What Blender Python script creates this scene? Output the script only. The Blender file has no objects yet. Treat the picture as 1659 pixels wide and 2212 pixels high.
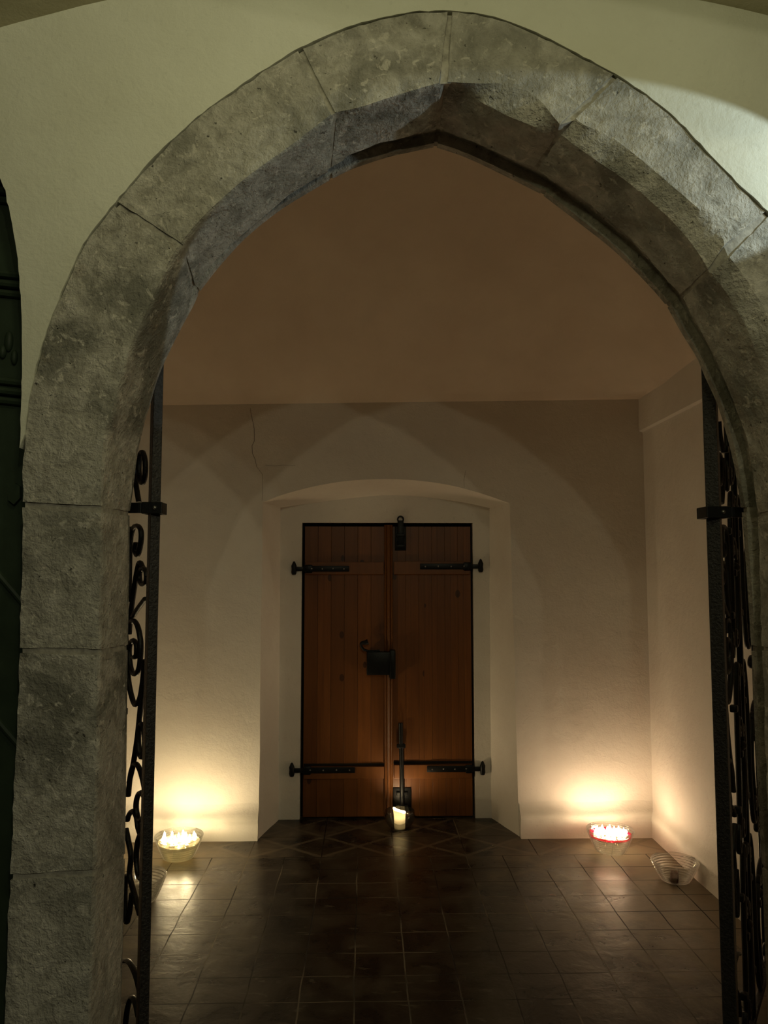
import bpy, bmesh, math, random
from mathutils import Vector, Matrix, noise
random.seed(7)
SC = bpy.context.scene
COL = SC.collection
PI = math.pi

# ------------------------------------------------------------------ helpers
def link(o, parent=None):
    COL.objects.link(o)
    if parent is not None:
        o.parent = parent
    return o

def mesh_obj(name, verts, faces, mat, parent=None, smooth=None, mats=None):
    me = bpy.data.meshes.new(name)
    me.from_pydata([tuple(v) for v in verts], [], faces)
    bm = bmesh.new(); bm.from_mesh(me)
    bmesh.ops.recalc_face_normals(bm, faces=bm.faces)
    bm.to_mesh(me); bm.free()
    return finish(name, me, mat, parent, smooth)

def finish(name, me, mat, parent=None, smooth=None):
    me.materials.append(mat)
    if smooth is not None:
        me.polygons.foreach_set('use_smooth', [True] * len(me.polygons))
        me.set_sharp_from_angle(angle=math.radians(smooth))
    return link(bpy.data.objects.new(name, me), parent)

def bm_obj(name, bm, mat, parent=None, smooth=None):
    bmesh.ops.recalc_face_normals(bm, faces=bm.faces)
    me = bpy.data.meshes.new(name); bm.to_mesh(me); bm.free()
    return finish(name, me, mat, parent, smooth)

def tag(o, label=None, cat=None, group=None, kind=None):
    if label: o['label'] = label
    if cat: o['category'] = cat
    if group: o['group'] = group
    if kind: o['kind'] = kind
    return o

def empty(name, loc, rz=0.0, parent=None):
    o = bpy.data.objects.new(name, None); link(o, parent)
    o.location = loc; o.rotation_euler = (0, 0, rz); o.empty_display_size = 0.05
    return o

def structure(o, label=None):
    o['kind'] = 'structure'
    if label: o['label'] = label
    return o

def copy_tree(o, parent=None):
    c = o.copy(); COL.objects.link(c)
    if parent is not None: c.parent = parent
    for ch in list(o.children): copy_tree(ch, c)
    return c

def box(bm, x0, x1, y0, y1, z0, z1, bev=0.0, M=None):
    vs = [bm.verts.new(v) for v in [(x0,y0,z0),(x1,y0,z0),(x1,y1,z0),(x0,y1,z0),(x0,y0,z1),(x1,y0,z1),(x1,y1,z1),(x0,y1,z1)]]
    fs = [bm.faces.new([vs[i] for i in f]) for f in [(0,3,2,1),(4,5,6,7),(0,1,5,4),(1,2,6,5),(2,3,7,6),(3,0,4,7)]]
    if bev > 0:
        es = list({e for f in fs for e in f.edges})
        r = bmesh.ops.bevel(bm, geom=es, offset=bev, segments=2, affect='EDGES', profile=0.5)
        vs = list({v for f in r['faces'] for v in f.verts} | set(v for v in vs if v.is_valid))
    if M is not None:
        for v in vs: v.co = M @ v.co
    return vs

def tube(bm, pts, r, n=8, closed=False, rfun=None, flat=1.0):
    pts = [Vector(p) for p in pts]
    N = len(pts); rings = []
    t0 = (pts[1] - pts[0]).normalized()
    ref = Vector((0, 1, 0)) if abs(t0.y) < 0.9 else Vector((1, 0, 0))
    nrm = (ref - t0 * ref.dot(t0)).normalized()
    for i, p in enumerate(pts):
        a = pts[i - 1] if i > 0 else pts[i]
        b = pts[i + 1] if i < N - 1 else pts[i]
        t = (b - a).normalized()
        nrm = (nrm - t * nrm.dot(t)).normalized()
        bi = t.cross(nrm)
        rr = r * (rfun(i / (N - 1)) if rfun else 1.0)
        rings.append([bm.verts.new(p + nrm * (math.cos(2*PI*k/n) * rr * flat) + bi * (math.sin(2*PI*k/n) * rr)) for k in range(n)])
    for i in range(N - 1):
        for k in range(n):
            bm.faces.new([rings[i][k], rings[i][(k+1) % n], rings[i+1][(k+1) % n], rings[i+1][k]])
    bm.faces.new(rings[0][::-1]); bm.faces.new(rings[-1])

def lathe(bm, prof, n=48, c=(0, 0, 0), closed=False):
    """prof: list of (r, z); r == 0 makes a pole"""
    rings = []
    for r, z in prof:
        if r < 1e-6:
            rings.append([bm.verts.new((c[0], c[1], c[2] + z))])
        else:
            rings.append([bm.verts.new((c[0] + r*math.cos(2*PI*k/n), c[1] + r*math.sin(2*PI*k/n), c[2] + z)) for k in range(n)])
    seq = list(zip(rings[:-1], rings[1:]))
    if closed: seq.append((rings[-1], rings[0]))
    for a, b in seq:
        if len(a) == 1 and len(b) == 1: continue
        for k in range(n):
            k2 = (k + 1) % n
            if len(a) == 1: bm.faces.new([a[0], b[k2], b[k]])
            elif len(b) == 1: bm.faces.new([a[k], a[k2], b[0]])
            else: bm.faces.new([a[k], a[k2], b[k2], b[k]])

def catmull(pts, per=10):
    out = []
    P = [Vector((p[0], p[1])) for p in pts]
    for i in range(len(P) - 1):
        p0 = P[i-1] if i > 0 else P[i] * 2 - P[i+1]
        p1, p2 = P[i], P[i+1]
        p3 = P[i+2] if i + 2 < len(P) else P[i+1] * 2 - P[i]
        for k in range(per):
            t = k / per
            out.append(0.5 * ((2*p1) + (p2-p0)*t + (2*p0-5*p1+4*p2-p3)*t*t + (3*p1-p0-3*p2+p3)*t**3))
    out.append(P[-1])
    return out

def resample(pts, n, ta=0.0, tb=1.0):
    """n+1 points at equal arc length between ta and tb (fractions)"""
    d = [0.0]
    for a, b in zip(pts[:-1], pts[1:]): d.append(d[-1] + (b - a).length)
    L = d[-1]; out = []; j = 0
    for k in range(n + 1):
        s = L * (ta + (tb - ta) * k / n)
        while j < len(d) - 2 and d[j+1] < s: j += 1
        seg = d[j+1] - d[j]
        t = (s - d[j]) / seg if seg > 1e-9 else 0
        out.append(pts[j].lerp(pts[j+1], max(0, min(1, t))))
    return out

def fill2d(bm, pts, f3):
    from mathutils.geometry import delaunay_2d_cdt
    n = len(pts)
    vs, es, fs, *_ = delaunay_2d_cdt([Vector((p.x, p.y)) for p in pts], [(i, (i + 1) % n) for i in range(n)], [list(range(n))], 1, 1e-6)
    V = [bm.verts.new(f3(v)) for v in vs]
    for f in fs: bm.faces.new([V[i] for i in f])
    return V

def fbm(p, f, o=4):
    return noise.fractal(Vector(p) * f, 1.0, 2.0, o)

# ------------------------------------------------------------------ materials
class NT:
    def __init__(s, name):
        s.m = bpy.data.materials.new(name); s.m.use_nodes = True
        s.t = s.m.node_tree; s.t.nodes.clear()
        s.out = s.t.nodes.new('ShaderNodeOutputMaterial')
    def n(s, typ, **kw):
        nd = s.t.nodes.new(typ)
        for k, v in kw.items():
            if k.startswith('i_'):
                key = k[2:].replace('_', ' ')
                nd.inputs[key].default_value = v
            else: setattr(nd, k, v)
        return nd
    def l(s, a, b): s.t.links.new(a, b)
    def coord(s, scale=(1,1,1), kind='Object'):
        tc = s.n('ShaderNodeTexCoord'); mp = s.n('ShaderNodeMapping')
        mp.inputs['Scale'].default_value = scale
        s.l(tc.outputs[kind], mp.inputs['Vector']); return mp.outputs['Vector']
    def geo(s, scale=(1,1,1)):
        g = s.n('ShaderNodeNewGeometry'); mp = s.n('ShaderNodeMapping')
        mp.inputs['Scale'].default_value = scale
        s.l(g.outputs['Position'], mp.inputs['Vector']); return mp.outputs['Vector']
    def noise(s, vec, scale, detail=4, rough=0.55, dist=0.0):
        nd = s.n('ShaderNodeTexNoise'); nd.inputs['Scale'].default_value = scale
        nd.inputs['Detail'].default_value = detail; nd.inputs['Roughness'].default_value = rough
        nd.inputs['Distortion'].default_value = dist
        s.l(vec, nd.inputs['Vector']); return nd.outputs['Fac']
    def ramp(s, fac, stops):
        r = s.n('ShaderNodeValToRGB'); cr = r.color_ramp
        while len(cr.elements) < len(stops): cr.elements.new(0.5)
        for e, (p, c) in zip(cr.elements, stops):
            e.position = p; e.color = c if len(c) == 4 else (*c, 1)
        s.l(fac, r.inputs['Fac']); return r.outputs['Color']
    def math(s, op, a, b=None, c=None):
        m = s.n('ShaderNodeMath', operation=op)
        for i, v in enumerate([a, b, c]):
            if v is None: continue
            if isinstance(v, (int, float)): m.inputs[i].default_value = v
            else: s.l(v, m.inputs[i])
        return m.outputs[0]
    def mix(s, fac, a, b, blend='MIX'):
        m = s.n('ShaderNodeMix', data_type='RGBA', blend_type=blend)
        for key, v in ((0, fac), (6, a), (7, b)):
            if isinstance(v, (int, float)): m.inputs[key].default_value = v
            elif isinstance(v, tuple): m.inputs[key].default_value = v if len(v) == 4 else (*v, 1)
            else: s.l(v, m.inputs[key])
        return m.outputs[2]
    def bump(s, h, strength=0.3, dist=0.01, normal=None):
        b = s.n('ShaderNodeBump'); b.inputs['Strength'].default_value = strength
        b.inputs['Distance'].default_value = dist
        s.l(h, b.inputs['Height'])
        if normal is not None: s.l(normal, b.inputs['Normal'])
        return b.outputs['Normal']
    def pbr(s, color, rough=0.8, normal=None, metal=0.0, spec=0.3, **kw):
        p = s.n('ShaderNodeBsdfPrincipled')
        for key, v in (('Base Color', color), ('Roughness', rough), ('Metallic', metal), ('Specular IOR Level', spec)):
            if isinstance(v, (int, float)): p.inputs[key].default_value = v
            elif isinstance(v, tuple): p.inputs[key].default_value = (*v, 1) if len(v) == 3 else v
            else: s.l(v, p.inputs[key])
        for k, v in kw.items(): p.inputs[k].default_value = v
        if normal is not None: s.l(normal, p.inputs['Normal'])
        s.l(p.outputs[0], s.out.inputs['Surface']); return p

def plaster(name, base, dark, bscale=1.0, spots=0.35):
    t = NT(name); v = t.geo()
    big = t.noise(v, 2.2, 5, 0.6); mid = t.noise(v, 14, 5, 0.6, 0.4); fine = t.noise(v, 110, 4, 0.6)
    c = t.mix(t.ramp(big, [(0.35, (0,0,0)), (0.7, (1,1,1))]), base, dark)
    pit = t.ramp(t.noise(v, 38, 2, 0.5), [(0.26, (1,1,1)), (0.33, (0,0,0))])
    c = t.mix(t.math('MULTIPLY', pit, spots), c, tuple(x * 0.45 for x in dark))
    h = t.math('ADD', t.math('MULTIPLY', mid, 0.7), t.math('MULTIPLY', fine, 0.22))
    h = t.math('ADD', h, t.math('MULTIPLY', big, 1.2))
    n = t.bump(h, 0.55 * bscale, 0.018)
    t.pbr(c, 0.92, n, spec=0.15)
    return t.m

def stone_mat(name, tint=1.0):
    t = NT(name); v = t.geo()
    oi = t.n('ShaderNodeObjectInfo')
    big = t.noise(v, 4.5, 6, 0.62, 0.6); mid = t.noise(v, 22, 5, 0.65, 0.5); fine = t.noise(v, 95, 4, 0.6)
    c = t.ramp(mid, [(0.25, (0.28*tint, 0.258*tint, 0.212*tint)), (0.5, (0.485*tint, 0.455*tint, 0.39*tint)), (0.78, (0.71*tint, 0.67*tint, 0.60*tint))])
    stain = t.ramp(big, [(0.46, (0,0,0)), (0.60, (1,1,1))])
    c = t.mix(t.math('MULTIPLY', stain, 0.80), c, (0.148, 0.144, 0.118))
    pale = t.ramp(t.noise(v, 31, 4, 0.6, 0.8), [(0.58, (0,0,0)), (0.66, (1,1,1))])
    c = t.mix(t.math('MULTIPLY', pale, 0.5), c, (0.80, 0.74, 0.64))
    rust = t.ramp(t.noise(v, 9, 4, 0.6), [(0.62, (0,0,0)), (0.75, (1,1,1))])
    c = t.mix(t.math('MULTIPLY', rust, 0.35), c, (0.22, 0.15, 0.085))
    c = t.mix(t.math('MULTIPLY', oi.outputs['Random'], 0.28), c, (0.46, 0.43, 0.37))
    pit = t.ramp(t.noise(v, 60, 3, 0.6), [(0.24, (1,1,1)), (0.32, (0,0,0))])
    c = t.mix(t.math('MULTIPLY', pit, 0.7), c, (0.07, 0.06, 0.045))
    # short chisel marks
    rot = t.n('ShaderNodeMapping'); rot.inputs['Rotation'].default_value = (0, math.radians(35), 0); rot.inputs['Scale'].default_value = (46, 30, 24)
    t.l(v, rot.inputs['Vector'])
    tool = t.noise(rot.outputs['Vector'], 1.0, 3, 0.6, 0.6)
    h = t.math('ADD', t.math('MULTIPLY', mid, 0.9), t.math('MULTIPLY', fine, 0.5))
    h = t.math('ADD', h, t.math('MULTIPLY', tool, 0.22))
    h = t.math('SUBTRACT', h, t.math('MULTIPLY', pit, 0.8))
    n = t.bump(h, 0.95, 0.013)
    t.pbr(c, 0.92, n, spec=0.18)
    return t.m

def simple(name, color, rough=0.7, metal=0.0, spec=0.3, nscale=60, nstr=0.15, var=0.25, **kw):
    t = NT(name); v = t.geo()
    f = t.noise(v, nscale, 4, 0.6)
    c = t.mix(t.ramp(f, [(0.35, (0,0,0)), (0.7, (1,1,1))]), color, tuple(x * (1 - var) for x in color))
    t.pbr(c, rough, t.bump(f, nstr, 0.004), metal, spec, **kw)
    return t.m

def wood_mat(name, base, dark, board=0.088, x0=0.0):
    t = NT(name); v = t.geo()
    sp = t.n('ShaderNodeSeparateXYZ'); t.l(v, sp.inputs[0])
    bx = t.math('DIVIDE', t.math('SUBTRACT', sp.outputs['X'], x0), board)
    bid = t.math('FLOOR', bx); fr = t.math('FRACT', bx)
    wn = t.n('ShaderNodeTexWhiteNoise', noise_dimensions='1D'); t.l(bid, wn.inputs['W'])
    off = t.n('ShaderNodeCombineXYZ')
    t.l(t.math('MULTIPLY', wn.outputs['Value'], 7.0), off.inputs['Z'])
    add = t.n('ShaderNodeVectorMath', operation='ADD'); t.l(v, add.inputs[0]); t.l(off.outputs[0], add.inputs[1])
    mp = t.n('ShaderNodeMapping'); mp.inputs['Scale'].default_value = (42, 42, 2.4); t.l(add.outputs[0], mp.inputs['Vector'])
    grain = t.noise(mp.outputs['Vector'], 1.0, 5, 0.6, 0.8)
    c = t.mix(t.ramp(grain, [(0.3, (0,0,0)), (0.75, (1,1,1))]), base, dark)
    c = t.mix(t.math('MULTIPLY', wn.outputs['Value'], 0.75), c, tuple(x * 0.50 for x in base))
    # knots
    mk = t.n('ShaderNodeMapping'); mk.inputs['Scale'].default_value = (9.0, 9.0, 5.5); t.l(add.outputs[0], mk.inputs['Vector'])
    vo = t.n('ShaderNodeTexVoronoi'); vo.inputs['Scale'].default_value = 1.0; t.l(mk.outputs['Vector'], vo.inputs['Vector'])
    ks = t.n('ShaderNodeSeparateColor'); t.l(vo.outputs['Color'], ks.inputs[0])
    size = t.math('MULTIPLY', t.math('GREATER_THAN', ks.outputs[0], 0.5), 0.17)
    kn = t.math('LESS_THAN', t.math('ADD', vo.outputs['Distance'], t.math('MULTIPLY', grain, 0.06)), size)
    c = t.mix(t.math('MULTIPLY', kn, 0.8), c, tuple(x * 0.25 for x in dark))
    edge = t.math('LESS_THAN', t.math('ABSOLUTE', t.math('SUBTRACT', fr, 0.5)), 0.485)
    c = t.mix(edge, tuple(x * 0.75 for x in dark), c)
    h = t.math('ADD', t.math('MULTIPLY', grain, 0.25), edge)
    t.pbr(c, 0.42, t.bump(h, 0.35, 0.003), spec=0.4)
    return t.m

def tile_mat():
    t = NT('terracotta_tiles'); v = t.geo()
    sp = t.n('ShaderNodeSeparateXYZ'); t.l(v, sp.inputs[0])
    wob = t.noise(v, 3.0, 2, 0.5)
    wob2 = t.math('MULTIPLY', t.math('SUBTRACT', wob, 0.5), 0.10)
    X = t.math('ADD', t.math('DIVIDE', t.math('SUBTRACT', sp.outputs['X'], 0.164), 0.2045), wob2)
    Y = t.math('ADD', t.math('DIVIDE', t.math('SUBTRACT', sp.outputs['Y'], 4.477), 0.1835), wob2)
    border = t.math('GREATER_THAN', sp.outputs['Y'], 4.477)
    # border pattern: diagonal crosses in a double-width tile
    X2 = t.math('DIVIDE', t.math('SUBTRACT', sp.outputs['X'], 0.164), 0.409)
    Y2 = t.math('DIVIDE', t.math('SUBTRACT', sp.outputs['Y'], 4.477), 0.33)
    def groove(fr, w):
        return t.math('GREATER_THAN', t.math('ABSOLUTE', t.math('SUBTRACT', fr, 0.5)), 0.5 - w)
    fx, fy = t.math('FRACT', X), t.math('FRACT', Y)
    fx2, fy2 = t.math('FRACT', X2), t.math('FRACT', Y2)
    g1 = t.math('MAXIMUM', groove(fx, 0.014), groove(fy, 0.015))
    d1 = t.math('LESS_THAN', t.math('ABSOLUTE', t.math('SUBTRACT', fx2, fy2)), 0.05)
    d2 = t.math('LESS_THAN', t.math('ABSOLUTE', t.math('SUBTRACT', t.math('ADD', fx2, fy2), 1.0)), 0.05)
    dg = t.math('MAXIMUM', d1, d2)
    g2 = t.math('MAXIMUM', groove(fx2, 0.008), groove(fy2, 0.01))
    g = t.math('ADD', t.math('MULTIPLY', border, g2), t.math('MULTIPLY', t.math('SUBTRACT', 1.0, border), g1))
    ids = t.n('ShaderNodeCombineXYZ'); t.l(t.math('FLOOR', X), ids.inputs[0]); t.l(t.math('FLOOR', Y), ids.inputs[1])
    wn = t.n('ShaderNodeTexWhiteNoise', noise_dimensions='2D'); t.l(ids.outputs[0], wn.inputs['Vector'])
    big = t.noise(v, 5, 5, 0.6, 0.35); fine = t.noise(v, 60, 4, 0.6)
    c = t.mix(wn.outputs['Value'], (0.015, 0.010, 0.0065), (0.030, 0.021, 0.014))
    c = t.mix(t.ramp(big, [(0.42, (0,0,0)), (0.72, (1,1,1))]), c, (0.066, 0.053, 0.038))
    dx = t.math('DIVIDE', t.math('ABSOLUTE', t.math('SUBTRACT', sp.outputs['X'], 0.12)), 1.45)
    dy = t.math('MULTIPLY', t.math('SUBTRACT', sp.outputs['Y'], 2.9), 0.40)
    dust_and_glow = t.math('ADD', t.math('MULTIPLY', t.math('ADD', t.math('MULTIPLY', dx, dx), t.math('MULTIPLY', dy, 0.55)), 0.72), t.math('MULTIPLY', t.math('SUBTRACT', big, 0.5), 0.9))
    dust_and_glow = t.ramp(dust_and_glow, [(0.36, (0,0,0)), (0.92, (1,1,1))])
    c = t.mix(t.math('MULTIPLY', dust_and_glow, 0.85), c, (0.26, 0.205, 0.140))  # dust near the walls, plus candle-lit edges and dim centre put into colour
    c = t.mix(t.math('MULTIPLY', t.math('MULTIPLY', border, dg), 0.6), c, (0.15, 0.118, 0.08))
    streak = t.ramp(t.noise(t.geo((9, 22, 1)), 1.0, 4, 0.6, 0.5), [(0.62, (0,0,0)), (0.72, (1,1,1))])
    c = t.mix(t.math('MULTIPLY', streak, 0.4), c, (0.20, 0.172, 0.125))
    gn = t.noise(v, 2.3, 2, 0.5)
    gc = t.mix(t.ramp(gn, [(0.45, (0,0,0)), (0.6, (1,1,1))]), (0.014, 0.010, 0.008), (0.15, 0.125, 0.09))
    c = t.mix(g, c, gc)
    r = t.math('ADD', 0.15, t.math('MULTIPLY', big, 0.30))
    r = t.math('ADD', r, t.math('MULTIPLY', g, 0.3))
    r = t.math('ADD', r, t.math('MULTIPLY', dust_and_glow, 0.16))
    # every tile lies at its own slight slope
    sl = t.math('MULTIPLY', t.math('SUBTRACT', wn.outputs['Value'], 0.5), t.math('ADD', fx, fy))
    h = t.math('ADD', t.math('MULTIPLY', sl, 0.25), t.math('MULTIPLY', big, 0.5))
    h = t.math('ADD', h, t.math('MULTIPLY', fine, 0.07))
    h = t.math('SUBTRACT', h, t.math('MULTIPLY', g, 0.45))
    t.pbr(c, r, t.bump(h, 0.55, 0.012), spec=0.22)
    return t.m

def glass_mat(name, tint=(0.975, 0.98, 0.965), body=0.0, bodycol=(0.8, 0.8, 0.7)):
    t = NT(name)
    tr = t.n('ShaderNodeBsdfTransparent'); tr.inputs['Color'].default_value = (*tint, 1)
    gl = t.n('ShaderNodeBsdfGlossy'); gl.inputs['Roughness'].default_value = 0.05
    fr = t.n('ShaderNodeFresnel'); fr.inputs['IOR'].default_value = 1.52
    f = t.math('MINIMUM', t.math('MULTIPLY', fr.outputs[0], 0.85), 0.7)
    m = t.n('ShaderNodeMixShader'); t.l(f, m.inputs[0]); t.l(tr.outputs[0], m.inputs[1]); t.l(gl.outputs[0], m.inputs[2])
    last = m
    if body > 0:
        tl = t.n('ShaderNodeBsdfTranslucent'); tl.inputs['Color'].default_value = (*bodycol, 1)
        df = t.n('ShaderNodeBsdfDiffuse'); df.inputs['Color'].default_value = (*bodycol, 1)
        m2 = t.n('ShaderNodeMixShader'); m2.inputs[0].default_value = 0.4; t.l(tl.outputs[0], m2.inputs[1]); t.l(df.outputs[0], m2.inputs[2])
        m3 = t.n('ShaderNodeMixShader'); m3.inputs[0].default_value = body; t.l(m.outputs[0], m3.inputs[1]); t.l(m2.outputs[0], m3.inputs[2])
        last = m3
    t.l(last.outputs[0], t.out.inputs['Surface'])
    return t.m

def wax_mat(name, col, thru=0.5):
    t = NT(name)
    tl = t.n('ShaderNodeBsdfTranslucent'); tl.inputs['Color'].default_value = (*col, 1)
    df = t.n('ShaderNodeBsdfPrincipled'); df.inputs['Base Color'].default_value = (*col, 1); df.inputs['Roughness'].default_value = 0.4
    m = t.n('ShaderNodeMixShader'); m.inputs[0].default_value = thru
    t.l(df.outputs[0], m.inputs[1]); t.l(tl.outputs[0], m.inputs[2]); t.l(m.outputs[0], t.out.inputs['Surface'])
    return t.m

def flame_mat(name, col, strength):
    t = NT(name)
    e = t.n('ShaderNodeEmission'); e.inputs['Color'].default_value = (*col, 1); e.inputs['Strength'].default_value = strength
    t.l(e.outputs[0], t.out.inputs['Surface']); return t.m

M = {}
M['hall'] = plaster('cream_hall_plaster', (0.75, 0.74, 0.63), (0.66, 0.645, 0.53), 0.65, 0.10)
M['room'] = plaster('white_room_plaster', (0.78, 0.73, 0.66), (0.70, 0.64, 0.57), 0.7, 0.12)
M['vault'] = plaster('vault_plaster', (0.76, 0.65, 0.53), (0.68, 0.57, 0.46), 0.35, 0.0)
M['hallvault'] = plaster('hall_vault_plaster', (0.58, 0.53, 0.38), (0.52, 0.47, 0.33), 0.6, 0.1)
M['stone'] = stone_mat('weathered_sandstone', 0.90)
M['mortar'] = simple('lime_mortar', (0.43, 0.40, 0.335), 0.95, nscale=45, nstr=0.9, var=0.45)
M['iron'] = simple('black_wrought_iron', (0.006, 0.0055, 0.005), 0.40, 0.0, 0.35, nscale=120, nstr=0.45)
M['ironbar'] = simple('hammered_iron', (0.034, 0.028, 0.024), 0.40, 0.1, 0.45, nscale=130, nstr=1.0, var=0.7)
M['black'] = simple('black_painted_iron', (0.0035, 0.0035, 0.0035), 0.42, 0.0, 0.28, nscale=90, nstr=0.2)
M['rivet'] = simple('worn_rivet', (0.30, 0.29, 0.27), 0.3, 0.9, 0.5)
M['wood'] = wood_mat('varnished_pine', (0.20, 0.070, 0.014), (0.12, 0.038, 0.007), 0.0885, -0.405)
M['woodbar'] = wood_mat('pine_batten', (0.21, 0.074, 0.015), (0.13, 0.043, 0.008), 3.0, -0.9)
M['gap'] = simple('gap_shade_black', (0.012, 0.009, 0.007), 0.9)  # near-black: colours shade into the door gaps; also used for groove strips and wicks
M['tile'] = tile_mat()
M['green'] = simple('dark_green_paint', (0.042, 0.064, 0.038), 0.55, nscale=14, nstr=0.25, var=0.3)
M['glass'] = glass_mat('clear_ribbed_glass', body=0.0)
M['water'] = glass_mat('glow_bodied_water', (0.96, 0.96, 0.93), 0.13, (0.92, 0.88, 0.76))  # clear water; pale body stands in for refracted flame glow
M['redoil'] = glass_mat('red_wax_layer', (0.90, 0.34, 0.40), 0.55, (0.36, 0.006, 0.035))
M['clearwax'] = glass_mat('pale_wax_layer', (0.9, 0.88, 0.74), 0.30, (0.9, 0.84, 0.6))
M['wax'] = wax_mat('white_wax', (0.92, 0.88, 0.76), 0.74)
M['redwax'] = wax_mat('dark_red_wax', (0.16, 0.006, 0.010), 0.2)
M['float'] = wax_mat('float_wax', (0.9, 0.85, 0.7), 0.5)
M['flameL'] = flame_mat('yellow_flame', (1.0, 0.78, 0.44), 245.0)
M['flameR'] = flame_mat('orange_flame', (1.0, 0.72, 0.44), 128.0)
M['flameC'] = flame_mat('candle_flame', (1.0, 0.76, 0.44), 950.0)

# ------------------------------------------------------------------ camera
cam = bpy.data.cameras.new('camera'); cam_o = link(bpy.data.objects.new('camera', cam))
cam.sensor_fit = 'HORIZONTAL'; cam.sensor_width = 36.0
cam.lens = 36.0 * 1661.0 / 1659.0
cam.clip_start = 0.02
yaw, pitch = math.atan(40 / 1661), math.atan(130 / 1661)
cam_o.location = (0, 0, 1.6)
cam_o.rotation_euler = (PI / 2 + pitch, 0, -yaw)
SC.camera = cam_o

# ------------------------------------------------------------------ portal outlines (metres, x / z on the wall)
OUT = [[(-0.8844, 0.0), (-0.8844, 0.8433)], [(-0.8844, 0.8433), (-0.8804, 1.2913), (-0.8798, 1.4015)], [(-0.8798, 1.4015), (-0.8839, 1.6427), (-0.8875, 1.774)], [(-0.8875, 1.774), (-0.8887, 1.9055), (-0.8778, 2.0322), (-0.858, 2.1505), (-0.8357, 2.2362), (-0.8071, 2.3214), (-0.745, 2.4721), (-0.6686, 2.5813)], [(-0.6686, 2.5813), (-0.5672, 2.7113), (-0.464, 2.8142), (-0.3904, 2.8769), (-0.2913, 2.9509), (-0.1814, 3.0244)], [(-0.1814, 3.0244), (-0.0654, 3.0811), (0.0488, 3.1167), (0.138, 3.1345), (0.23, 3.1402)], [(0.23, 3.1402), (0.3297, 3.1286), (0.4446, 3.0902), (0.5718, 3.0252), (0.686, 2.9628)], [(0.686, 2.9628), (0.7743, 2.9015), (0.8618, 2.8231), (0.9484, 2.7251), (1.0224, 2.6472), (1.0951, 2.5761)], [(1.0951, 2.5761), (1.1867, 2.4472), (1.2619, 2.2806), (1.3155, 2.0778), (1.3389, 1.915), (1.348, 1.7726)], [(1.348, 1.7726), (1.3434, 1.583), (1.3434, 1.3902)], [(1.3434, 1.3902), (1.3435, 1.1062), (1.3448, 0.8285)], [(1.3448, 0.8285), (1.3448, 0.0)]]
EDGE = [[(-0.6804, 0.0), (-0.6804, 0.8526)], [(-0.6804, 0.8526), (-0.6801, 1.1181), (-0.6823, 1.3975)], [(-0.6823, 1.3975), (-0.683, 1.5834), (-0.6868, 1.76)], [(-0.6858, 1.7648), (-0.6858, 1.8916), (-0.6795, 1.9635), (-0.6597, 2.0285), (-0.6426, 2.1086), (-0.6184, 2.1993), (-0.585, 2.2732), (-0.5586, 2.3399), (-0.5216, 2.4287), (-0.4979, 2.4709)], [(-0.4979, 2.4709), (-0.4283, 2.5572), (-0.3187, 2.6615), (-0.2077, 2.7474), (-0.0908, 2.8433)], [(-0.0908, 2.8433), (-0.0205, 2.8602), (0.0425, 2.8822), (0.131, 2.9127), (0.2033, 2.9351)], [(0.2159, 2.9353), (0.3086, 2.9341), (0.3659, 2.935), (0.4167, 2.9238), (0.4685, 2.8941), (0.5321, 2.8156)], [(0.5683, 2.8413), (0.5971, 2.8179), (0.6489, 2.7988), (0.6954, 2.7678), (0.7653, 2.7095), (0.8287, 2.654), (0.9276, 2.5612), (0.9676, 2.5045), (0.9717, 2.4773)], [(0.9811, 2.4554), (1.0186, 2.4042), (1.0471, 2.3556), (1.0755, 2.3046), (1.1121, 2.1776), (1.1353, 2.0391), (1.147, 1.9019), (1.1488, 1.7685)], [(1.1488, 1.7685), (1.1458, 1.583), (1.1449, 1.393)], [(1.1449, 1.393), (1.1435, 1.1074), (1.1422, 0.8326)], [(1.1422, 0.8326), (1.1422, 0.0)]]
BEV = [[(-0.6762, 0.0), (-0.6762, 0.8496)], [(-0.6762, 0.8496), (-0.6758, 1.1161), (-0.678, 1.3967)], [(-0.678, 1.3967), (-0.6786, 1.5833), (-0.6824, 1.7607)], [(-0.6824, 1.7607), (-0.6824, 1.888), (-0.676, 1.9601), (-0.6562, 2.0253), (-0.639, 2.1057), (-0.6146, 2.1967), (-0.5812, 2.2709), (-0.5546, 2.3379), (-0.5174, 2.427), (-0.4937, 2.4693)], [(-0.4937, 2.4693), (-0.4237, 2.5559), (-0.3137, 2.6606), (-0.2023, 2.7468), (-0.0848, 2.8431)], [(-0.0848, 2.8431), (-0.0142, 2.86), (0.049, 2.8821), (0.1378, 2.9127), (0.2104, 2.9352)], [(0.2138, 2.9564), (0.3079, 2.9119), (0.398, 2.8647), (0.4753, 2.8349), (0.5372, 2.8183)], [(0.5372, 2.8183), (0.6291, 2.7485), (0.712, 2.6894), (0.7957, 2.6185), (0.8548, 2.5608), (0.9133, 2.4874), (0.9463, 2.4286)], [(0.9463, 2.4286), (1.0016, 2.3505), (1.0496, 2.2572), (1.092, 2.1566), (1.1281, 2.0349), (1.1458, 1.9078), (1.1515, 1.7718)], [(1.1515, 1.7718), (1.1511, 1.5827), (1.1504, 1.389)], [(1.1504, 1.389), (1.1491, 1.0977), (1.148, 0.8174)], [(1.148, 0.8174), (1.148, 0.0)]]
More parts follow.
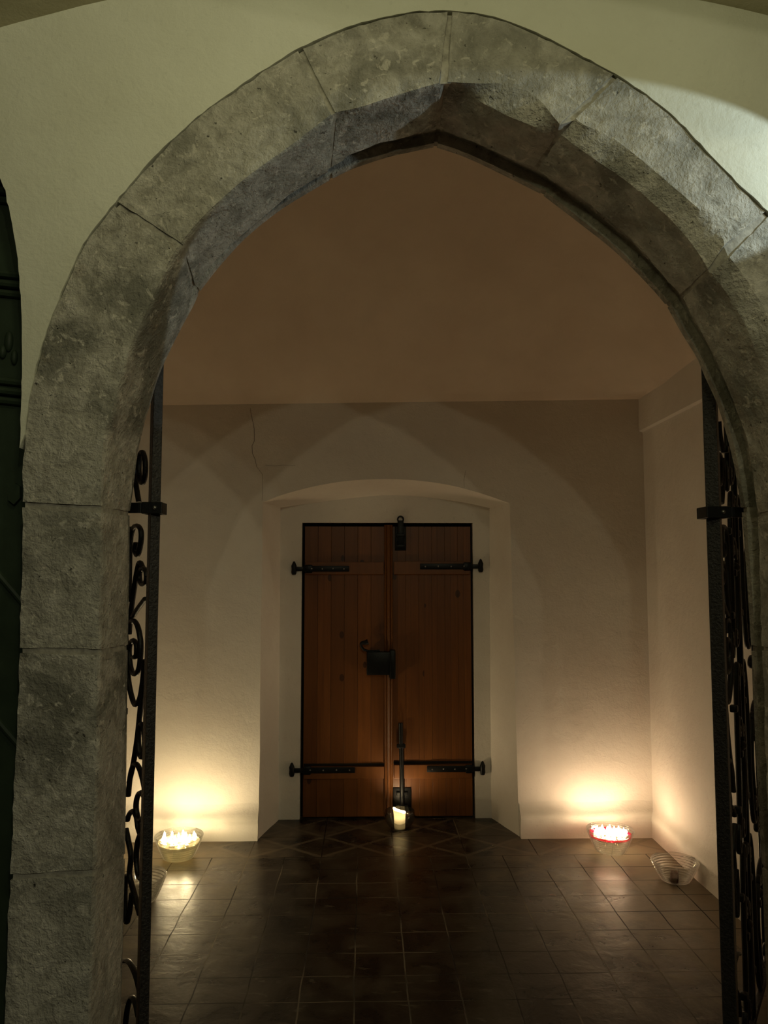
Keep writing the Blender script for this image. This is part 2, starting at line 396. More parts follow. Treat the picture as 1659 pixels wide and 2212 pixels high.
SOF = [[(-0.6638, 0.0), (-0.6638, 0.8202)], [(-0.6638, 0.8202), (-0.6665, 1.0694), (-0.671, 1.39)], [(-0.671, 1.39), (-0.672, 1.5817), (-0.6755, 1.7682)], [(-0.6755, 1.7682), (-0.6679, 1.8292), (-0.6575, 1.9359), (-0.6399, 2.0259), (-0.6229, 2.0894), (-0.6047, 2.1615), (-0.5784, 2.2339), (-0.5453, 2.311), (-0.5134, 2.3885), (-0.5007, 2.4274)], [(-0.5007, 2.4274), (-0.4548, 2.4932), (-0.3951, 2.5596), (-0.2609, 2.685), (-0.1795, 2.7457), (-0.1086, 2.7922)], [(-0.1086, 2.7922), (-0.0428, 2.8389), (0.0537, 2.8775), (0.1506, 2.9077), (0.2158, 2.9289)], [(0.2158, 2.9289), (0.3307, 2.8785), (0.4275, 2.8352), (0.5063, 2.8031)], [(0.5063, 2.8031), (0.5517, 2.7721), (0.6356, 2.7172), (0.708, 2.6594), (0.7842, 2.5919), (0.8744, 2.4865), (0.9361, 2.4152)], [(0.9361, 2.4152), (0.966, 2.3536), (1.0246, 2.2451), (1.0561, 2.1593), (1.0913, 2.0656), (1.1141, 1.9779), (1.1283, 1.8839), (1.1402, 1.7662)], [(1.1402, 1.7662), (1.1375, 1.5907), (1.1376, 1.3831)], [(1.1376, 1.3831), (1.1356, 1.0589), (1.1351, 0.7796)], [(1.1351, 0.7796), (1.1351, 0.0)]]
REV = [[(-0.693, 0.0), (-0.693, 0.7812)], [(-0.693, 0.7812), (-0.6958, 1.0429), (-0.7005, 1.3794)], [(-0.7005, 1.3794), (-0.7016, 1.5808), (-0.7052, 1.7766)], [(-0.7052, 1.7766), (-0.6972, 1.8407), (-0.6862, 1.9527), (-0.6678, 2.0472), (-0.6499, 2.1139), (-0.6294, 2.1896), (-0.6002, 2.2628), (-0.564, 2.3408), (-0.5275, 2.4135), (-0.5114, 2.4544)], [(-0.5114, 2.4544), (-0.4492, 2.5382), (-0.3725, 2.6271), (-0.2737, 2.7126), (-0.1882, 2.7701), (-0.1095, 2.8189)], [(-0.1095, 2.8189), (-0.0448, 2.8527), (0.0564, 2.8901), (0.1434, 2.9124), (0.2161, 2.9285)], [(0.2161, 2.9285), (0.3104, 2.8966), (0.4191, 2.8452), (0.5493, 2.7791)], [(0.5493, 2.7791), (0.6714, 2.6831), (0.7786, 2.5948), (0.8806, 2.489), (0.934, 2.4245)], [(0.934, 2.4245), (0.9779, 2.3396), (1.0232, 2.261), (1.0472, 2.1999), (1.0832, 2.1132), (1.11, 2.0124), (1.1283, 1.9222), (1.1464, 1.79)], [(1.1464, 1.79), (1.1551, 1.5651), (1.1606, 1.3724)], [(1.1606, 1.3724), (1.1631, 1.032), (1.1684, 0.7388)], [(1.1684, 0.7388), (1.1684, 0.0)]]


Y_OUT, Y_EDGE, Y_SOF, Y_REV = 2.0, 2.0, 2.2, 2.31
CEN = Vector((0.22, 1.75))

# ------------------------------------------------------------------ portal: one mesh per dressed stone, mortar between
portal = structure(empty('trim_1', (0.22, 2.0, 0)), 'pointed stone archway of big weathered sandstone blocks')
NSEG = len(OUT)

def stone_rows(k, ta, tb, n, inset=0.0):
    """list of cross-section columns; each is a list of Vector along the stone"""
    yb = 2.008 if k < 6 else 2.04
    if k >= 6: pass
    cur = []
    for crv in (OUT, EDGE, BEV, SOF, REV):
        cur.append(resample(catmull(crv[k], 8), n, ta, tb))
    o, e, b, s, r = cur
    rows = []
    def away(p, q, d):            # move p away from the opening, toward q, by d
        v = (q - p); L = v.length
        return p + v * (d / L) if L > 1e-6 else p
    for i in range(n + 1):
        row = []
        oo = away(o[i], e[i], 0.002 + inset)
        st = 0.030 if k >= 5 else 0.012
        sb = away(s[i], o[i], st); rl = away(r[i], o[i], st if (r[i] - s[i]).length < st * 3 else st)
        pts = [(oo, Y_OUT + inset), (e[i], Y_EDGE + inset), (b[i], yb + inset), (away(s[i], o[i], inset), Y_SOF), (sb, Y_SOF + 0.006), (rl, Y_REV - 0.030), (away(r[i], o[i], inset), Y_REV - 0.026), (away(r[i], o[i], inset), Y_REV)]
        div = [14, 3, 13, 1, 5, 1, 2]
        for (p, ya), (q, y2), dd in zip(pts[:-1], pts[1:], div):
            for c in range(dd):
                t = c / dd
                pp = p.lerp(q, t); row.append(Vector((pp.x, ya + (y2 - ya) * t, pp.y)))
        p, ya = pts[-1]; row.append(Vector((p.x, ya, p.y)))
        row.append(Vector((oo.x, Y_REV, oo.y)))
        rows.append(row)
    return rows

def loft(bm, rows):
    V = [[bm.verts.new(p) for p in row] for row in rows]
    m = len(V[0])
    for a, b in zip(V[:-1], V[1:]):
        for k in range(m):
            k2 = (k + 1) % m
            bm.faces.new([a[k], a[k2], b[k2], b[k]])
    bm.faces.new(V[0]); bm.faces.new(V[-1][::-1])
    return V

def seglen(k): 
    p = catmull(OUT[k], 6)
    return sum((b - a).length for a, b in zip(p[:-1], p[1:]))

for k in range(NSEG):
    L = seglen(k)
    g = 0.0075 / L
    ta = 0.0 if k == 0 else g
    tb = 1.0 if k == NSEG - 1 else 1 - g
    n = max(16, int(L / 0.016))
    bm = bmesh.new()
    rows = stone_rows(k, ta, tb, n)
    loft(bm, rows)
    bmesh.ops.recalc_face_normals(bm, faces=bm.faces)
    bm.normal_update()
    nx = len(rows)
    for v in bm.verts:
        p = v.co
        if p.y > Y_REV - 0.001: continue
        d = 0.0035 * fbm(p + Vector((k * 3.1, 0, 0)), 9, 3) + 0.0022 * fbm(p, 34, 3)
        # chipped arrises along the joints
        v.co = p + v.normal * d
    bm_obj('voussoir' if 3 <= k <= 8 else 'jamb_stone', bm, M['stone'], portal, smooth=32).location = -portal.location
for k in range(NSEG - 1):
    bm = bmesh.new()
    L1, L2 = seglen(k), seglen(k + 1)
    ra = stone_rows(k, 1 - 0.022 / L1, 1.0, 3, 0.0045)
    rb = stone_rows(k + 1, 0.0, 0.022 / L2, 3, 0.0045)
    rows = ra[:-1] + rb[1:]
    loft(bm, rows)
    bmesh.ops.recalc_face_normals(bm, faces=bm.faces); bm.normal_update()
    for v in bm.verts:
        v.co = v.co + v.normal * (0.003 * fbm(v.co, 18, 3))
    bm_obj('mortar_joint', bm, M['mortar'], portal, smooth=40).location = -portal.location

# ------------------------------------------------------------------ plastered front wall with the archway and the side doorway cut out
def outline_pts():
    o = []
    for k in range(NSEG):
        q = resample(catmull(OUT[k], 8), max(3, int(seglen(k) / 0.02)))
        o += q if k == 0 else q[1:]
    return o
arch = outline_pts()
DOOR = [(-0.896, 1.92), (-0.897, 2.065), (-0.898, 2.151), (-0.908, 2.326), (-0.920, 2.426), (-0.949, 2.565), (-0.977, 2.654), (-1.04, 2.77), (-1.14, 2.87), (-1.27, 2.94), (-1.42, 2.96)]
door_r = catmull(DOOR, 6)
door_l = [Vector((-2.84 - p.x, p.y)) for p in door_r]
arch_up = [p for p in arch if not (p.x < 0 and p.y < 1.95)]
M0 = arch_up[0]
left_run = [Vector((-1.952, 0.0))] + [Vector((-1.952, z)) for z in (0.6, 1.2)] + door_l[0:] + door_r[::-1][1:]
poly = [Vector((2.5, 0)), Vector((2.5, 3.95)), Vector((-2.6, 3.95)), Vector((-2.6, 0))] + left_run + arch_up
Yf, Yb = 1.995, 2.31
bm = bmesh.new()
outl = []
for i, p in enumerate(poly):
    j = 0.0
    q = p.copy()
    if i > 4:
        q += Vector((noise.noise(Vector((p.x * 40, 0, p.y * 40))), noise.noise(Vector((p.x * 40, 9, p.y * 40))))) * 0.0035
    if p in arch_up and i > 4 + len(left_run) - 1:
        d = (p - Vector((0.23, min(p.y, 1.75)))); q += d.normalized() * 0.0008
    outl.append(q)
fill2d(bm, outl, lambda p: (p.x, Yf, p.y))
r = bmesh.ops.extrude_face_region(bm, geom=list(bm.faces))
for v in [g for g in r['geom'] if isinstance(g, bmesh.types.BMVert)]: v.co.y = Yb
structure(bm_obj('wall_front', bm, M['hall']))

# hall vault springing over the front wall (seen at the two top corners)
bm = bmesh.new()
RHO, XC, ZC = 3.69, 0.18, -0.43
rows = []
for iy in range(15):
    y = 0.6 + 1.40 * iy / 14
    row = []
    for ix in range(41):
        x = -1.6 + 3.3 * ix / 40
        z = ZC + math.sqrt(RHO**2 - (x - XC)**2) + 0.004 * fbm((x, y, 0), 4, 3)
        row.append(bm.verts.new((x, y, z)))
    rows.append(row)
for a, b in zip(rows[:-1], rows[1:]):
    for i in range(40): bm.faces.new([a[i], a[i+1], b[i+1], b[i]])
r = bmesh.ops.extrude_face_region(bm, geom=list(bm.faces))
for v in [g for g in r['geom'] if isinstance(g, bmesh.types.BMVert)]: v.co.z += 0.12
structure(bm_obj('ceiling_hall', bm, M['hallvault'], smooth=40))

# ------------------------------------------------------------------ floor
bm = bmesh.new(); box(bm, -2.6, 2.5, -3.2, 5.30, -0.08, 0.0)
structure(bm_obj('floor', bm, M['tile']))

# ------------------------------------------------------------------ back wall with its door niche
BW, DW = 4.79, 5.14
XL, XR = -1.70, 1.76
fr_arc = catmull([(-0.642, 2.034), (-0.49, 2.090), (-0.289, 2.142), (-0.086, 2.172), (0.146, 2.182), (0.378, 2.168), (0.582, 2.132), (0.757, 2.082), (0.905, 2.030)], 5)
bk_arc = catmull([(-0.570, 2.030), (-0.42, 2.052), (-0.25, 2.076), (-0.05, 2.100), (0.15, 2.116), (0.36, 2.108), (0.54, 2.086), (0.70, 2.060), (0.832, 2.030)], 5)
def full(arc, xl0, xr0):
    l = [Vector((xl0 + (arc[0].x - xl0) * t / 8, arc[0].y * t / 8)) for t in range(8)]
    r_ = [Vector((arc[-1].x + (xr0 - arc[-1].x) * t / 8, arc[-1].y * (1 - t / 8))) for t in range(1, 9)]
    return l + arc + r_
Fo = full(fr_arc, -0.640, 0.938)
Bo = full(bk_arc, -0.560, 0.825)
bm = bmesh.new()
NL = 9
lo = []
for j in range(NL):
    t = j / (NL - 1)
    lo.append([bm.verts.new((a.x + (b.x - a.x) * t + 0.004 * noise.noise(Vector((a.x*5, t*3, a.y*5))), BW + (DW - BW) * t, a.y + (b.y - a.y) * (t ** 0.85))) for a, b in zip(Fo, Bo)])
for a, b in zip(lo[:-1], lo[1:]):
    for i in range(len(a) - 1): bm.faces.new([a[i], a[i+1], b[i+1], b[i]])
# front sheet of the wall
fill2d(bm, [Vector((v.co.x, v.co.z)) for v in lo[0]] + [Vector(p) for p in [(XR + 0.3, 0), (XR + 0.3, 3.9), (XL - 0.3, 3.9), (XL - 0.3, 0)]], lambda p: (p.x, BW, p.y))
# sheet around the door opening
D0, D1, DH = -0.424, 0.720, 1.930
dv = [bm.verts.new((x, DW, z)) for x, z in [(D1, 0), (D1, DH), (D0, DH), (D0, 0)]]
fill2d(bm, [Vector((v.co.x, v.co.z)) for v in lo[-1]] + [Vector((x, z)) for x, z in [(D1, 0), (D1, DH), (D0, DH), (D0, 0)]], lambda p: (p.x, DW, p.y))
dv2 = [bm.verts.new((v.co.x, DW + 0.14, v.co.z)) for v in dv]
for i in range(3): bm.faces.new([dv[i], dv[i+1], dv2[i+1], dv2[i]])
bm.faces.new(dv2)
bmesh.ops.remove_doubles(bm, verts=list(bm.verts), dist=1e-5)
wb = structure(bm_obj('wall_back', bm, M['room'], smooth=35))

def ribbon(pts, w, y, name, mat, parent):
    bm = bmesh.new()
    tube(bm, [(x, y, z) for x, z in pts], w, 5, rfun=lambda t: 0.35 + 0.65 * math.sin(PI * min(1, t * 1.2 + 0.1)) ** 0.5 if 0 < t < 0.75 else 0.5)
    return bm_obj(name, bm, mat, parent)
M['crack'] = simple('crack_shadow_dirt', (0.12, 0.09, 0.06), 0.95)
ribbon([(-0.725, 2.63), (-0.722, 2.60), (-0.700, 2.50), (-0.698, 2.42), (-0.712, 2.39), (-0.708, 2.34), (-0.690, 2.30), (-0.683, 2.26), (-0.645, 2.21), (-0.643, 2.12), (-0.645, 2.045)], 0.0016, BW, 'crack', M['crack'], wb)
ribbon([(-0.63, 2.268), (-0.57, 2.262), (-0.52, 2.268), (-0.44, 2.266)], 0.0010, BW, 'crack', M['crack'], wb)
ribbon([(0.62, 2.13), (0.618, 2.18), (0.63, 2.24)], 0.0010, BW, 'crack', M['crack'], wb)

# side walls of the candle room
bm = bmesh.new()
pr = [(XR, 0.0), (XR, 2.470), (XR - 0.004, 2.486), (XR - 0.024, 2.494), (XR - 0.026, 2.52), (XR - 0.02, 2.72), (XR - 0.02, 3.9), (XR + 0.3, 3.9), (XR + 0.3, 0.0)]
A = [bm.verts.new((x, Yb, z)) for x, z in pr]; B = [bm.verts.new((x, BW + 0.02, z)) for x, z in pr]
for i in range(len(pr)):
    j = (i + 1) % len(pr); bm.faces.new([A[i], A[j], B[j], B[i]])
bm.faces.new(A); bm.faces.new(B[::-1])
structure(bm_obj('wall_right', bm, M['room'], smooth=30))
bm = bmesh.new(); box(bm, XL - 0.3, XL, Yb, BW + 0.02, 0, 3.9)
structure(bm_obj('wall_left', bm, M['room']))

# vaulted ceiling of the candle room
bm = bmesh.new()
def vz(x, y):
    ga = max(0.0, 1 - ((y - 2.55) / (BW - 2.55)) ** 2) if y > 2.55 else 1.0
    hx = (XR - XL) / 2; gx = max(0.0, 1 - abs((x - (XR + XL) / 2) / hx) ** 2.6)
    p = 3.2
    s = ((1 - ga) ** p + (1 - gx) ** p)
    return 2.655 + 0.018 * (x + 0.7) + 1.05 * max(0.0, 1 - s ** (1 / p))
rows = []
for iy in range(61):
    y = Yb + (BW - Yb) * iy / 60
    rows.append([bm.verts.new((XL + (XR - XL) * ix / 60, y, vz(XL + (XR - XL) * ix / 60, y))) for ix in range(61)])
for a, b in zip(rows[:-1], rows[1:]):
    for i in range(60): bm.faces.new([a[i], b[i], b[i+1], a[i+1]])
r = bmesh.ops.extrude_face_region(bm, geom=list(bm.faces))
for v in [g for g in r['geom'] if isinstance(g, bmesh.types.BMVert)]: v.co.z += 0.10
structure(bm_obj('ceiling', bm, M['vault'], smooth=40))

# rounded plaster plinth along the foot of the walls
def plinth(name, p0, p1, nrm, h=0.142, dpt=0.046):
    bm = bmesh.new(); rows = []
    p0, p1 = Vector(p0), Vector(p1)
    n = max(10, int((p1 - p0).length / 0.03))
    for i in range(n + 1):
        t = i / n; c = p0.lerp(p1, t)
        hh = h + 0.012 * noise.noise(Vector((c.x * 4, c.y * 4, 1)))
        dd = dpt + 0.006 * noise.noise(Vector((c.x * 5, c.y * 5, 7)))
        prof = [(0.0, hh + 0.062), (dd * 0.10, hh + 0.044), (dd * 0.30, hh + 0.024), (dd * 0.62, hh + 0.010), (dd * 0.90, hh - 0.004), (dd * 1.03, hh - 0.018), (dd * 1.0, hh - 0.034), (dd * 0.86, hh - 0.046), (dd * 0.80, hh - 0.062), (dd * 0.86, 0.03), (dd * 1.05, 0.0), (-0.01, 0.0), (-0.01, hh)]
        rows.append([bm.verts.new((c.x + nrm[0] * a, c.y + nrm[1] * a, z)) for a, z in prof])
    m = len(rows[0])
    for a, b in zip(rows[:-1], rows[1:]):
        for k in range(m): bm.faces.new([a[k], a[(k+1) % m], b[(k+1) % m], b[k]])
    bm.faces.new(rows[0]); bm.faces.new(rows[-1][::-1])
    return structure(bm_obj(name, bm, M['room'], smooth=50))
plinth('baseboard_back_left', (XL, BW, 0), (-0.641, BW, 0), (0, -1))
plinth('baseboard_back_right', (0.94, BW, 0), (XR, BW, 0), (0, -1))
plinth('baseboard_right', (XR, Yb, 0), (XR, BW, 0), (-1, 0), 0.136, 0.027)

# ------------------------------------------------------------------ wooden double door in the niche
DY = DW + 0.012        # face of the boards
door = structure(empty('door_1', (0.152, DW + 0.03, 0)), 'brown plank double door with black iron straps')
def part(name, bm, mat, parent=door, smooth=None):
    o = bm_obj(name, bm, mat, parent, smooth); o.location = -door.location; return o
bm = bmesh.new(); box(bm, D0, D1, DW + 0.075, DW + 0.12, 0.0, DH)
part('gap_shade_black', bm, M['gap'])  # near-black sheet behind the leaves, paints the shadow in the gaps
def leaf(x0, x1, nb):
    bm = bmesh.new(); w = (x1 - x0) / nb
    for i in range(nb):
        dy = 0.0025 * (random.random() - 0.5)
        box(bm, x0 + w*i + 0.0003, x0 + w*(i+1) - 0.0003, DY + dy, DY + 0.05, 0.012, 1.905, 0.0010)
    return bm
lf1 = part('door_leaf', leaf(-0.405, 0.126, 6), M['wood'])
lf2 = part('door_leaf', leaf(0.182, 0.705, 6), M['wood'])
def child(name, bm, mat, par, smooth=None):
    o = bm_obj(name, bm, mat, par, smooth); return o
def add(parent, name, mat, *boxes, bev=0.003, smooth=None):
    bm = bmesh.new()
    for b in boxes: box(bm, *b, bev=bev)
    return child(name, bm, mat, parent, smooth)
add(lf1, 'batten', M['woodbar'], (-0.398, 0.122, DY - 0.022, DY + 0.001, 1.585, 1.668))
add(lf2, 'batten', M['woodbar'], (0.190, 0.698, DY - 0.022, DY + 0.001, 1.585, 1.672))
add(lf1, 'batten', M['woodbar'], (-0.398, 0.124, DY - 0.022, DY + 0.001, 0.258, 0.335))
add(lf2, 'batten', M['woodbar'], (0.190, 0.700, DY - 0.022, DY + 0.001, 0.258, 0.345))
add(lf1, 'groove', M['gap'], (-0.402, 0.125, DY - 0.0022, DY + 0.004, 0.3365, 0.352), bev=0.001)
add(lf2, 'groove', M['gap'], (0.186, 0.704, DY - 0.0022, DY + 0.004, 0.3465, 0.364), bev=0.001)
# half round cover strip between the leaves
bm = bmesh.new()
prof = [(0.126, 0.0), (0.127, -0.016), (0.134, -0.024), (0.142, -0.018), (0.147, -0.026), (0.154, -0.030), (0.161, -0.026), (0.166, -0.018), (0.174, -0.024), (0.181, -0.016), (0.182, 0.0)]
A = [bm.verts.new((x, DY + y, 0.012)) for x, y in prof]; B = [bm.verts.new((x, DY + y, 1.915)) for x, y in prof]
for i in range(len(prof) - 1): bm.faces.new([A[i], A[i+1], B[i+1], B[i]])
bm.faces.new([A[-1], A[0], B[0], B[-1]]); bm.faces.new(A); bm.faces.new(B[::-1])
part('cover_strip', bm, M['woodbar'], smooth=25)
# strap hinges with pintles let into the jamb
def strap(x_in, x_edge, x_wall, z, sgn):
    bm = bmesh.new()
    y0 = DY - 0.030; a, b = sorted((x_in, x_edge))
    box(bm, a, b, y0, y0 + 0.008, z - 0.019, z + 0.019, 0.002)
    # swelling next to the knuckle
    c = x_edge - sgn * 0.035
    box(bm, c - 0.026, c + 0.026, y0 - 0.002, y0 + 0.008, z - 0.027, z + 0.027, 0.008)
    a, b = sorted((x_edge, x_wall)); box(bm, a, b, y0 - 0.002, y0 + 0.012, z - 0.014, z + 0.014, 0.002)
    h = child('strap_hinge', bm, M['black'], lf1 if sgn < 0 else lf2, 30)
    bm = bmesh.new()
    lathe(bm, [(0, -0.040), (0.013, -0.038), (0.018, -0.022), (0.016, 0.0), (0.018, 0.02), (0.012, 0.034), (0.007, 0.046), (0, 0.052)], 14, (x_wall + sgn * 0.004, y0 + 0.006, z))
    child('pintle', bm, M['black'], h, 40)
    for k in range(4):
        bm = bmesh.new(); x = x_in + sgn * (0.035 + k * (abs(x_edge - x_in) - 0.09) / 3)
        bmesh.ops.create_uvsphere(bm, u_segments=10, v_segments=6, radius=0.0055, matrix=Matrix.Translation((x, y0 - 0.001, z + 0.002 * (k % 2))) @ Matrix.Diagonal((1, 0.6, 1, 1)))
        child('rivet', bm, M['rivet'], h, 60)
strap(-0.108, -0.412, -0.470, 1.622, -1)
strap(0.364, 0.712, 0.765, 1.638, 1)
strap(-0.066, -0.412, -0.472, 0.315, -1)
strap(0.404, 0.716, 0.765, 0.318, 1)
# box lock with a curled handle
bm = bmesh.new(); box(bm, 0.009, 0.194, DY - 0.075, DY, 0.930, 1.080, 0.006)
box(bm, 0.160, 0.198, DY - 0.082, DY - 0.01, 0.905, 1.092, 0.006)
lk = child('box_lock', bm, M['black'], lf1, 30)
bm = bmesh.new()
hp = [(0.095, 1.086), (0.055, 1.084), (0.022, 1.085), (-0.008, 1.094), (-0.024, 1.112), (-0.027, 1.130), (-0.018, 1.138), (0.0, 1.140), (0.018, 1.146)]
hp = catmull(hp, 6)
tube(bm, [(p.x, DY - 0.06, p.y) for p in hp], 0.0105, 8, rfun=lambda t: 0.8 + 1.0 * max(0, t - 0.55) * 2)
child('lever_handle', bm, M['black'], lk, 50)
bm = bmesh.new(); box(bm, 0.172, 0.186, DY - 0.088, DY - 0.078, 0.985, 1.02, 0.002)
child('key_slot_cover', bm, M['black'], lk)
# bolts at the head and the foot of the right leaf
bm = bmesh.new(); box(bm, 0.197, 0.272, DY - 0.012, DY, 1.745, 1.905, 0.003); box(bm, 0.214, 0.255, DY - 0.030, DY - 0.010, 1.775, 1.945, 0.004)
box(bm, 0.203, 0.266, DY - 0.034, DY - 0.008, 1.762, 1.784, 0.004); box(bm, 0.203, 0.266, DY - 0.034, DY - 0.008, 1.835, 1.856, 0.004)
tbolt = child('head_bolt', bm, M['black'], lf2, 30)
bm = bmesh.new()
tube(bm, [(0.234 + 0.019 * math.cos(a), DY - 0.028, 1.952 + 0.020 * math.sin(a)) for a in [PI * 1.15 - k * PI * 1.3 / 14 for k in range(15)]], 0.0055, 7)
child('keeper', bm, M['black'], tbolt, 60)
bm = bmesh.new()
box(bm, 0.181, 0.302, DY - 0.010, DY, 0.045, 0.196, 0.003)
box(bm, 0.205, 0.278, DY - 0.026, DY - 0.008, 0.150, 0.172, 0.003); box(bm, 0.205, 0.278, DY - 0.026, DY - 0.008, 0.070, 0.092, 0.003)
fb = child('bolt_plate', bm, M['black'], lf2, 30)
bm = bmesh.new()
tube(bm, [(0.2415, DY - 0.024, 0.05), (0.240, DY - 0.024, 0.25), (0.237, DY - 0.026, 0.42), (0.235, DY - 0.026, 0.45), (0.234, DY - 0.026, 0.50), (0.232, DY - 0.024, 0.615)], 0.0155, 10)
box(bm, 0.207, 0.264, DY - 0.042, DY - 0.012, 0.455, 0.482, 0.006)
child('foot_bolt', bm, M['black'], fb, 40)

# ------------------------------------------------------------------ dark green doorway at the left edge
gd = structure(empty('door_2', (-1.42, 2.10, 0)), 'dark green painted door at the left edge of the archway')
bm = bmesh.new(); box(bm, -1.97, -0.875, 2.105, 2.16, 0.0, 3.0)
p = bm_obj('door_panel', bm, M['green'], gd); p.location = -gd.location
def gpart(name, bm, mat='green', smooth=30):
    o = bm_obj(name, bm, M[mat], gd, smooth); o.location = -gd.location
for z in (2.66, 2.395, 2.095):
    bm = bmesh.new()
    for dz, d in ((0.0, 0.020), (0.028, 0.012), (-0.026, 0.010)):
        tube(bm, [(-1.93, 2.105 - d * 0.4, z + dz + 0.10), (-0.885, 2.105 - d * 0.4, z + dz - 0.012)], 0.011, 8)
    gpart('moulding', bm)
for z0, z1 in ((1.80, 1.48), (1.42, 1.11)):
    bm = bmesh.new(); tube(bm, [(-1.30, 2.10, z0 + 0.15), (-0.885, 2.10, z1)], 0.009, 8)
    gpart('diagonal_bead', bm)
bm = bmesh.new()
v = [(-0.966, 1.825), (-0.952, 1.842), (-0.936, 1.832), (-0.934, 1.800), (-0.950, 1.782), (-0.966, 1.795)]
A = [bm.verts.new((x, 2.092, z)) for x, z in v]; B = [bm.verts.new((x * 1.0, 2.106, z)) for x, z in v]
bm.faces.new(A); bm.faces.new(B[::-1])
for i in range(6): bm.faces.new([A[i], A[(i+1) % 6], B[(i+1) % 6], B[i]])
gpart('lock_plate', bm)
bm = bmesh.new()
for (x, z, a, b) in ((-0.985, 2.235, 0.012, 0.030), (-0.968, 2.190, 0.009, 0.022), (-1.000, 2.205, 0.010, 0.02)):
    bmesh.ops.create_uvsphere(bm, u_segments=14, v_segments=8, radius=1.0, matrix=Matrix.Translation((x, 2.103, z)) @ Matrix.Diagonal((a, 0.010, b, 1)))
gpart('leaf_ornament', bm, smooth=60)

# ------------------------------------------------------------------ wrought iron gate leaves
def scroll_curve(kind, n=150, a=1.1, b=46.0, pw=3.2):
    """unit curve with both ends rolled up; kind C or S"""
    P = Vector((0, 0)); th = 0.0; pts = []
    def half(sign):
        th = 0.0; P = Vector((0, 0)); out = []
        for i in range(n):
            s = i / n
            k = (a + b * s ** pw) * sign
            th += k / n; P = P + Vector((math.cos(th), math.sin(th))) / n
            out.append(P.copy())
        return out
    h1 = half(1)
    if kind == 'C':
        h2 = [Vector((-p.x, p.y)) for p in h1]
    else:
        h2 = [Vector((-p.x, -p.y)) for p in h1]
    pts = h2[::-1] + [Vector((0, 0))] + h1
    return pts

def fit(pts, u0, u1, v0, v1, vertical=True, flip=False):
    if vertical: pts = [Vector((-p.y, p.x)) for p in pts]
    if flip: pts = [Vector((-p.x, p.y)) for p in pts]
    xs = [p.x for p in pts]; ys = [p.y for p in pts]
    return [Vector((u0 + (p.x - min(xs)) / (max(xs) - min(xs)) * (u1 - u0), v0 + (p.y - min(ys)) / (max(ys) - min(ys)) * (v1 - v0))) for p in pts]

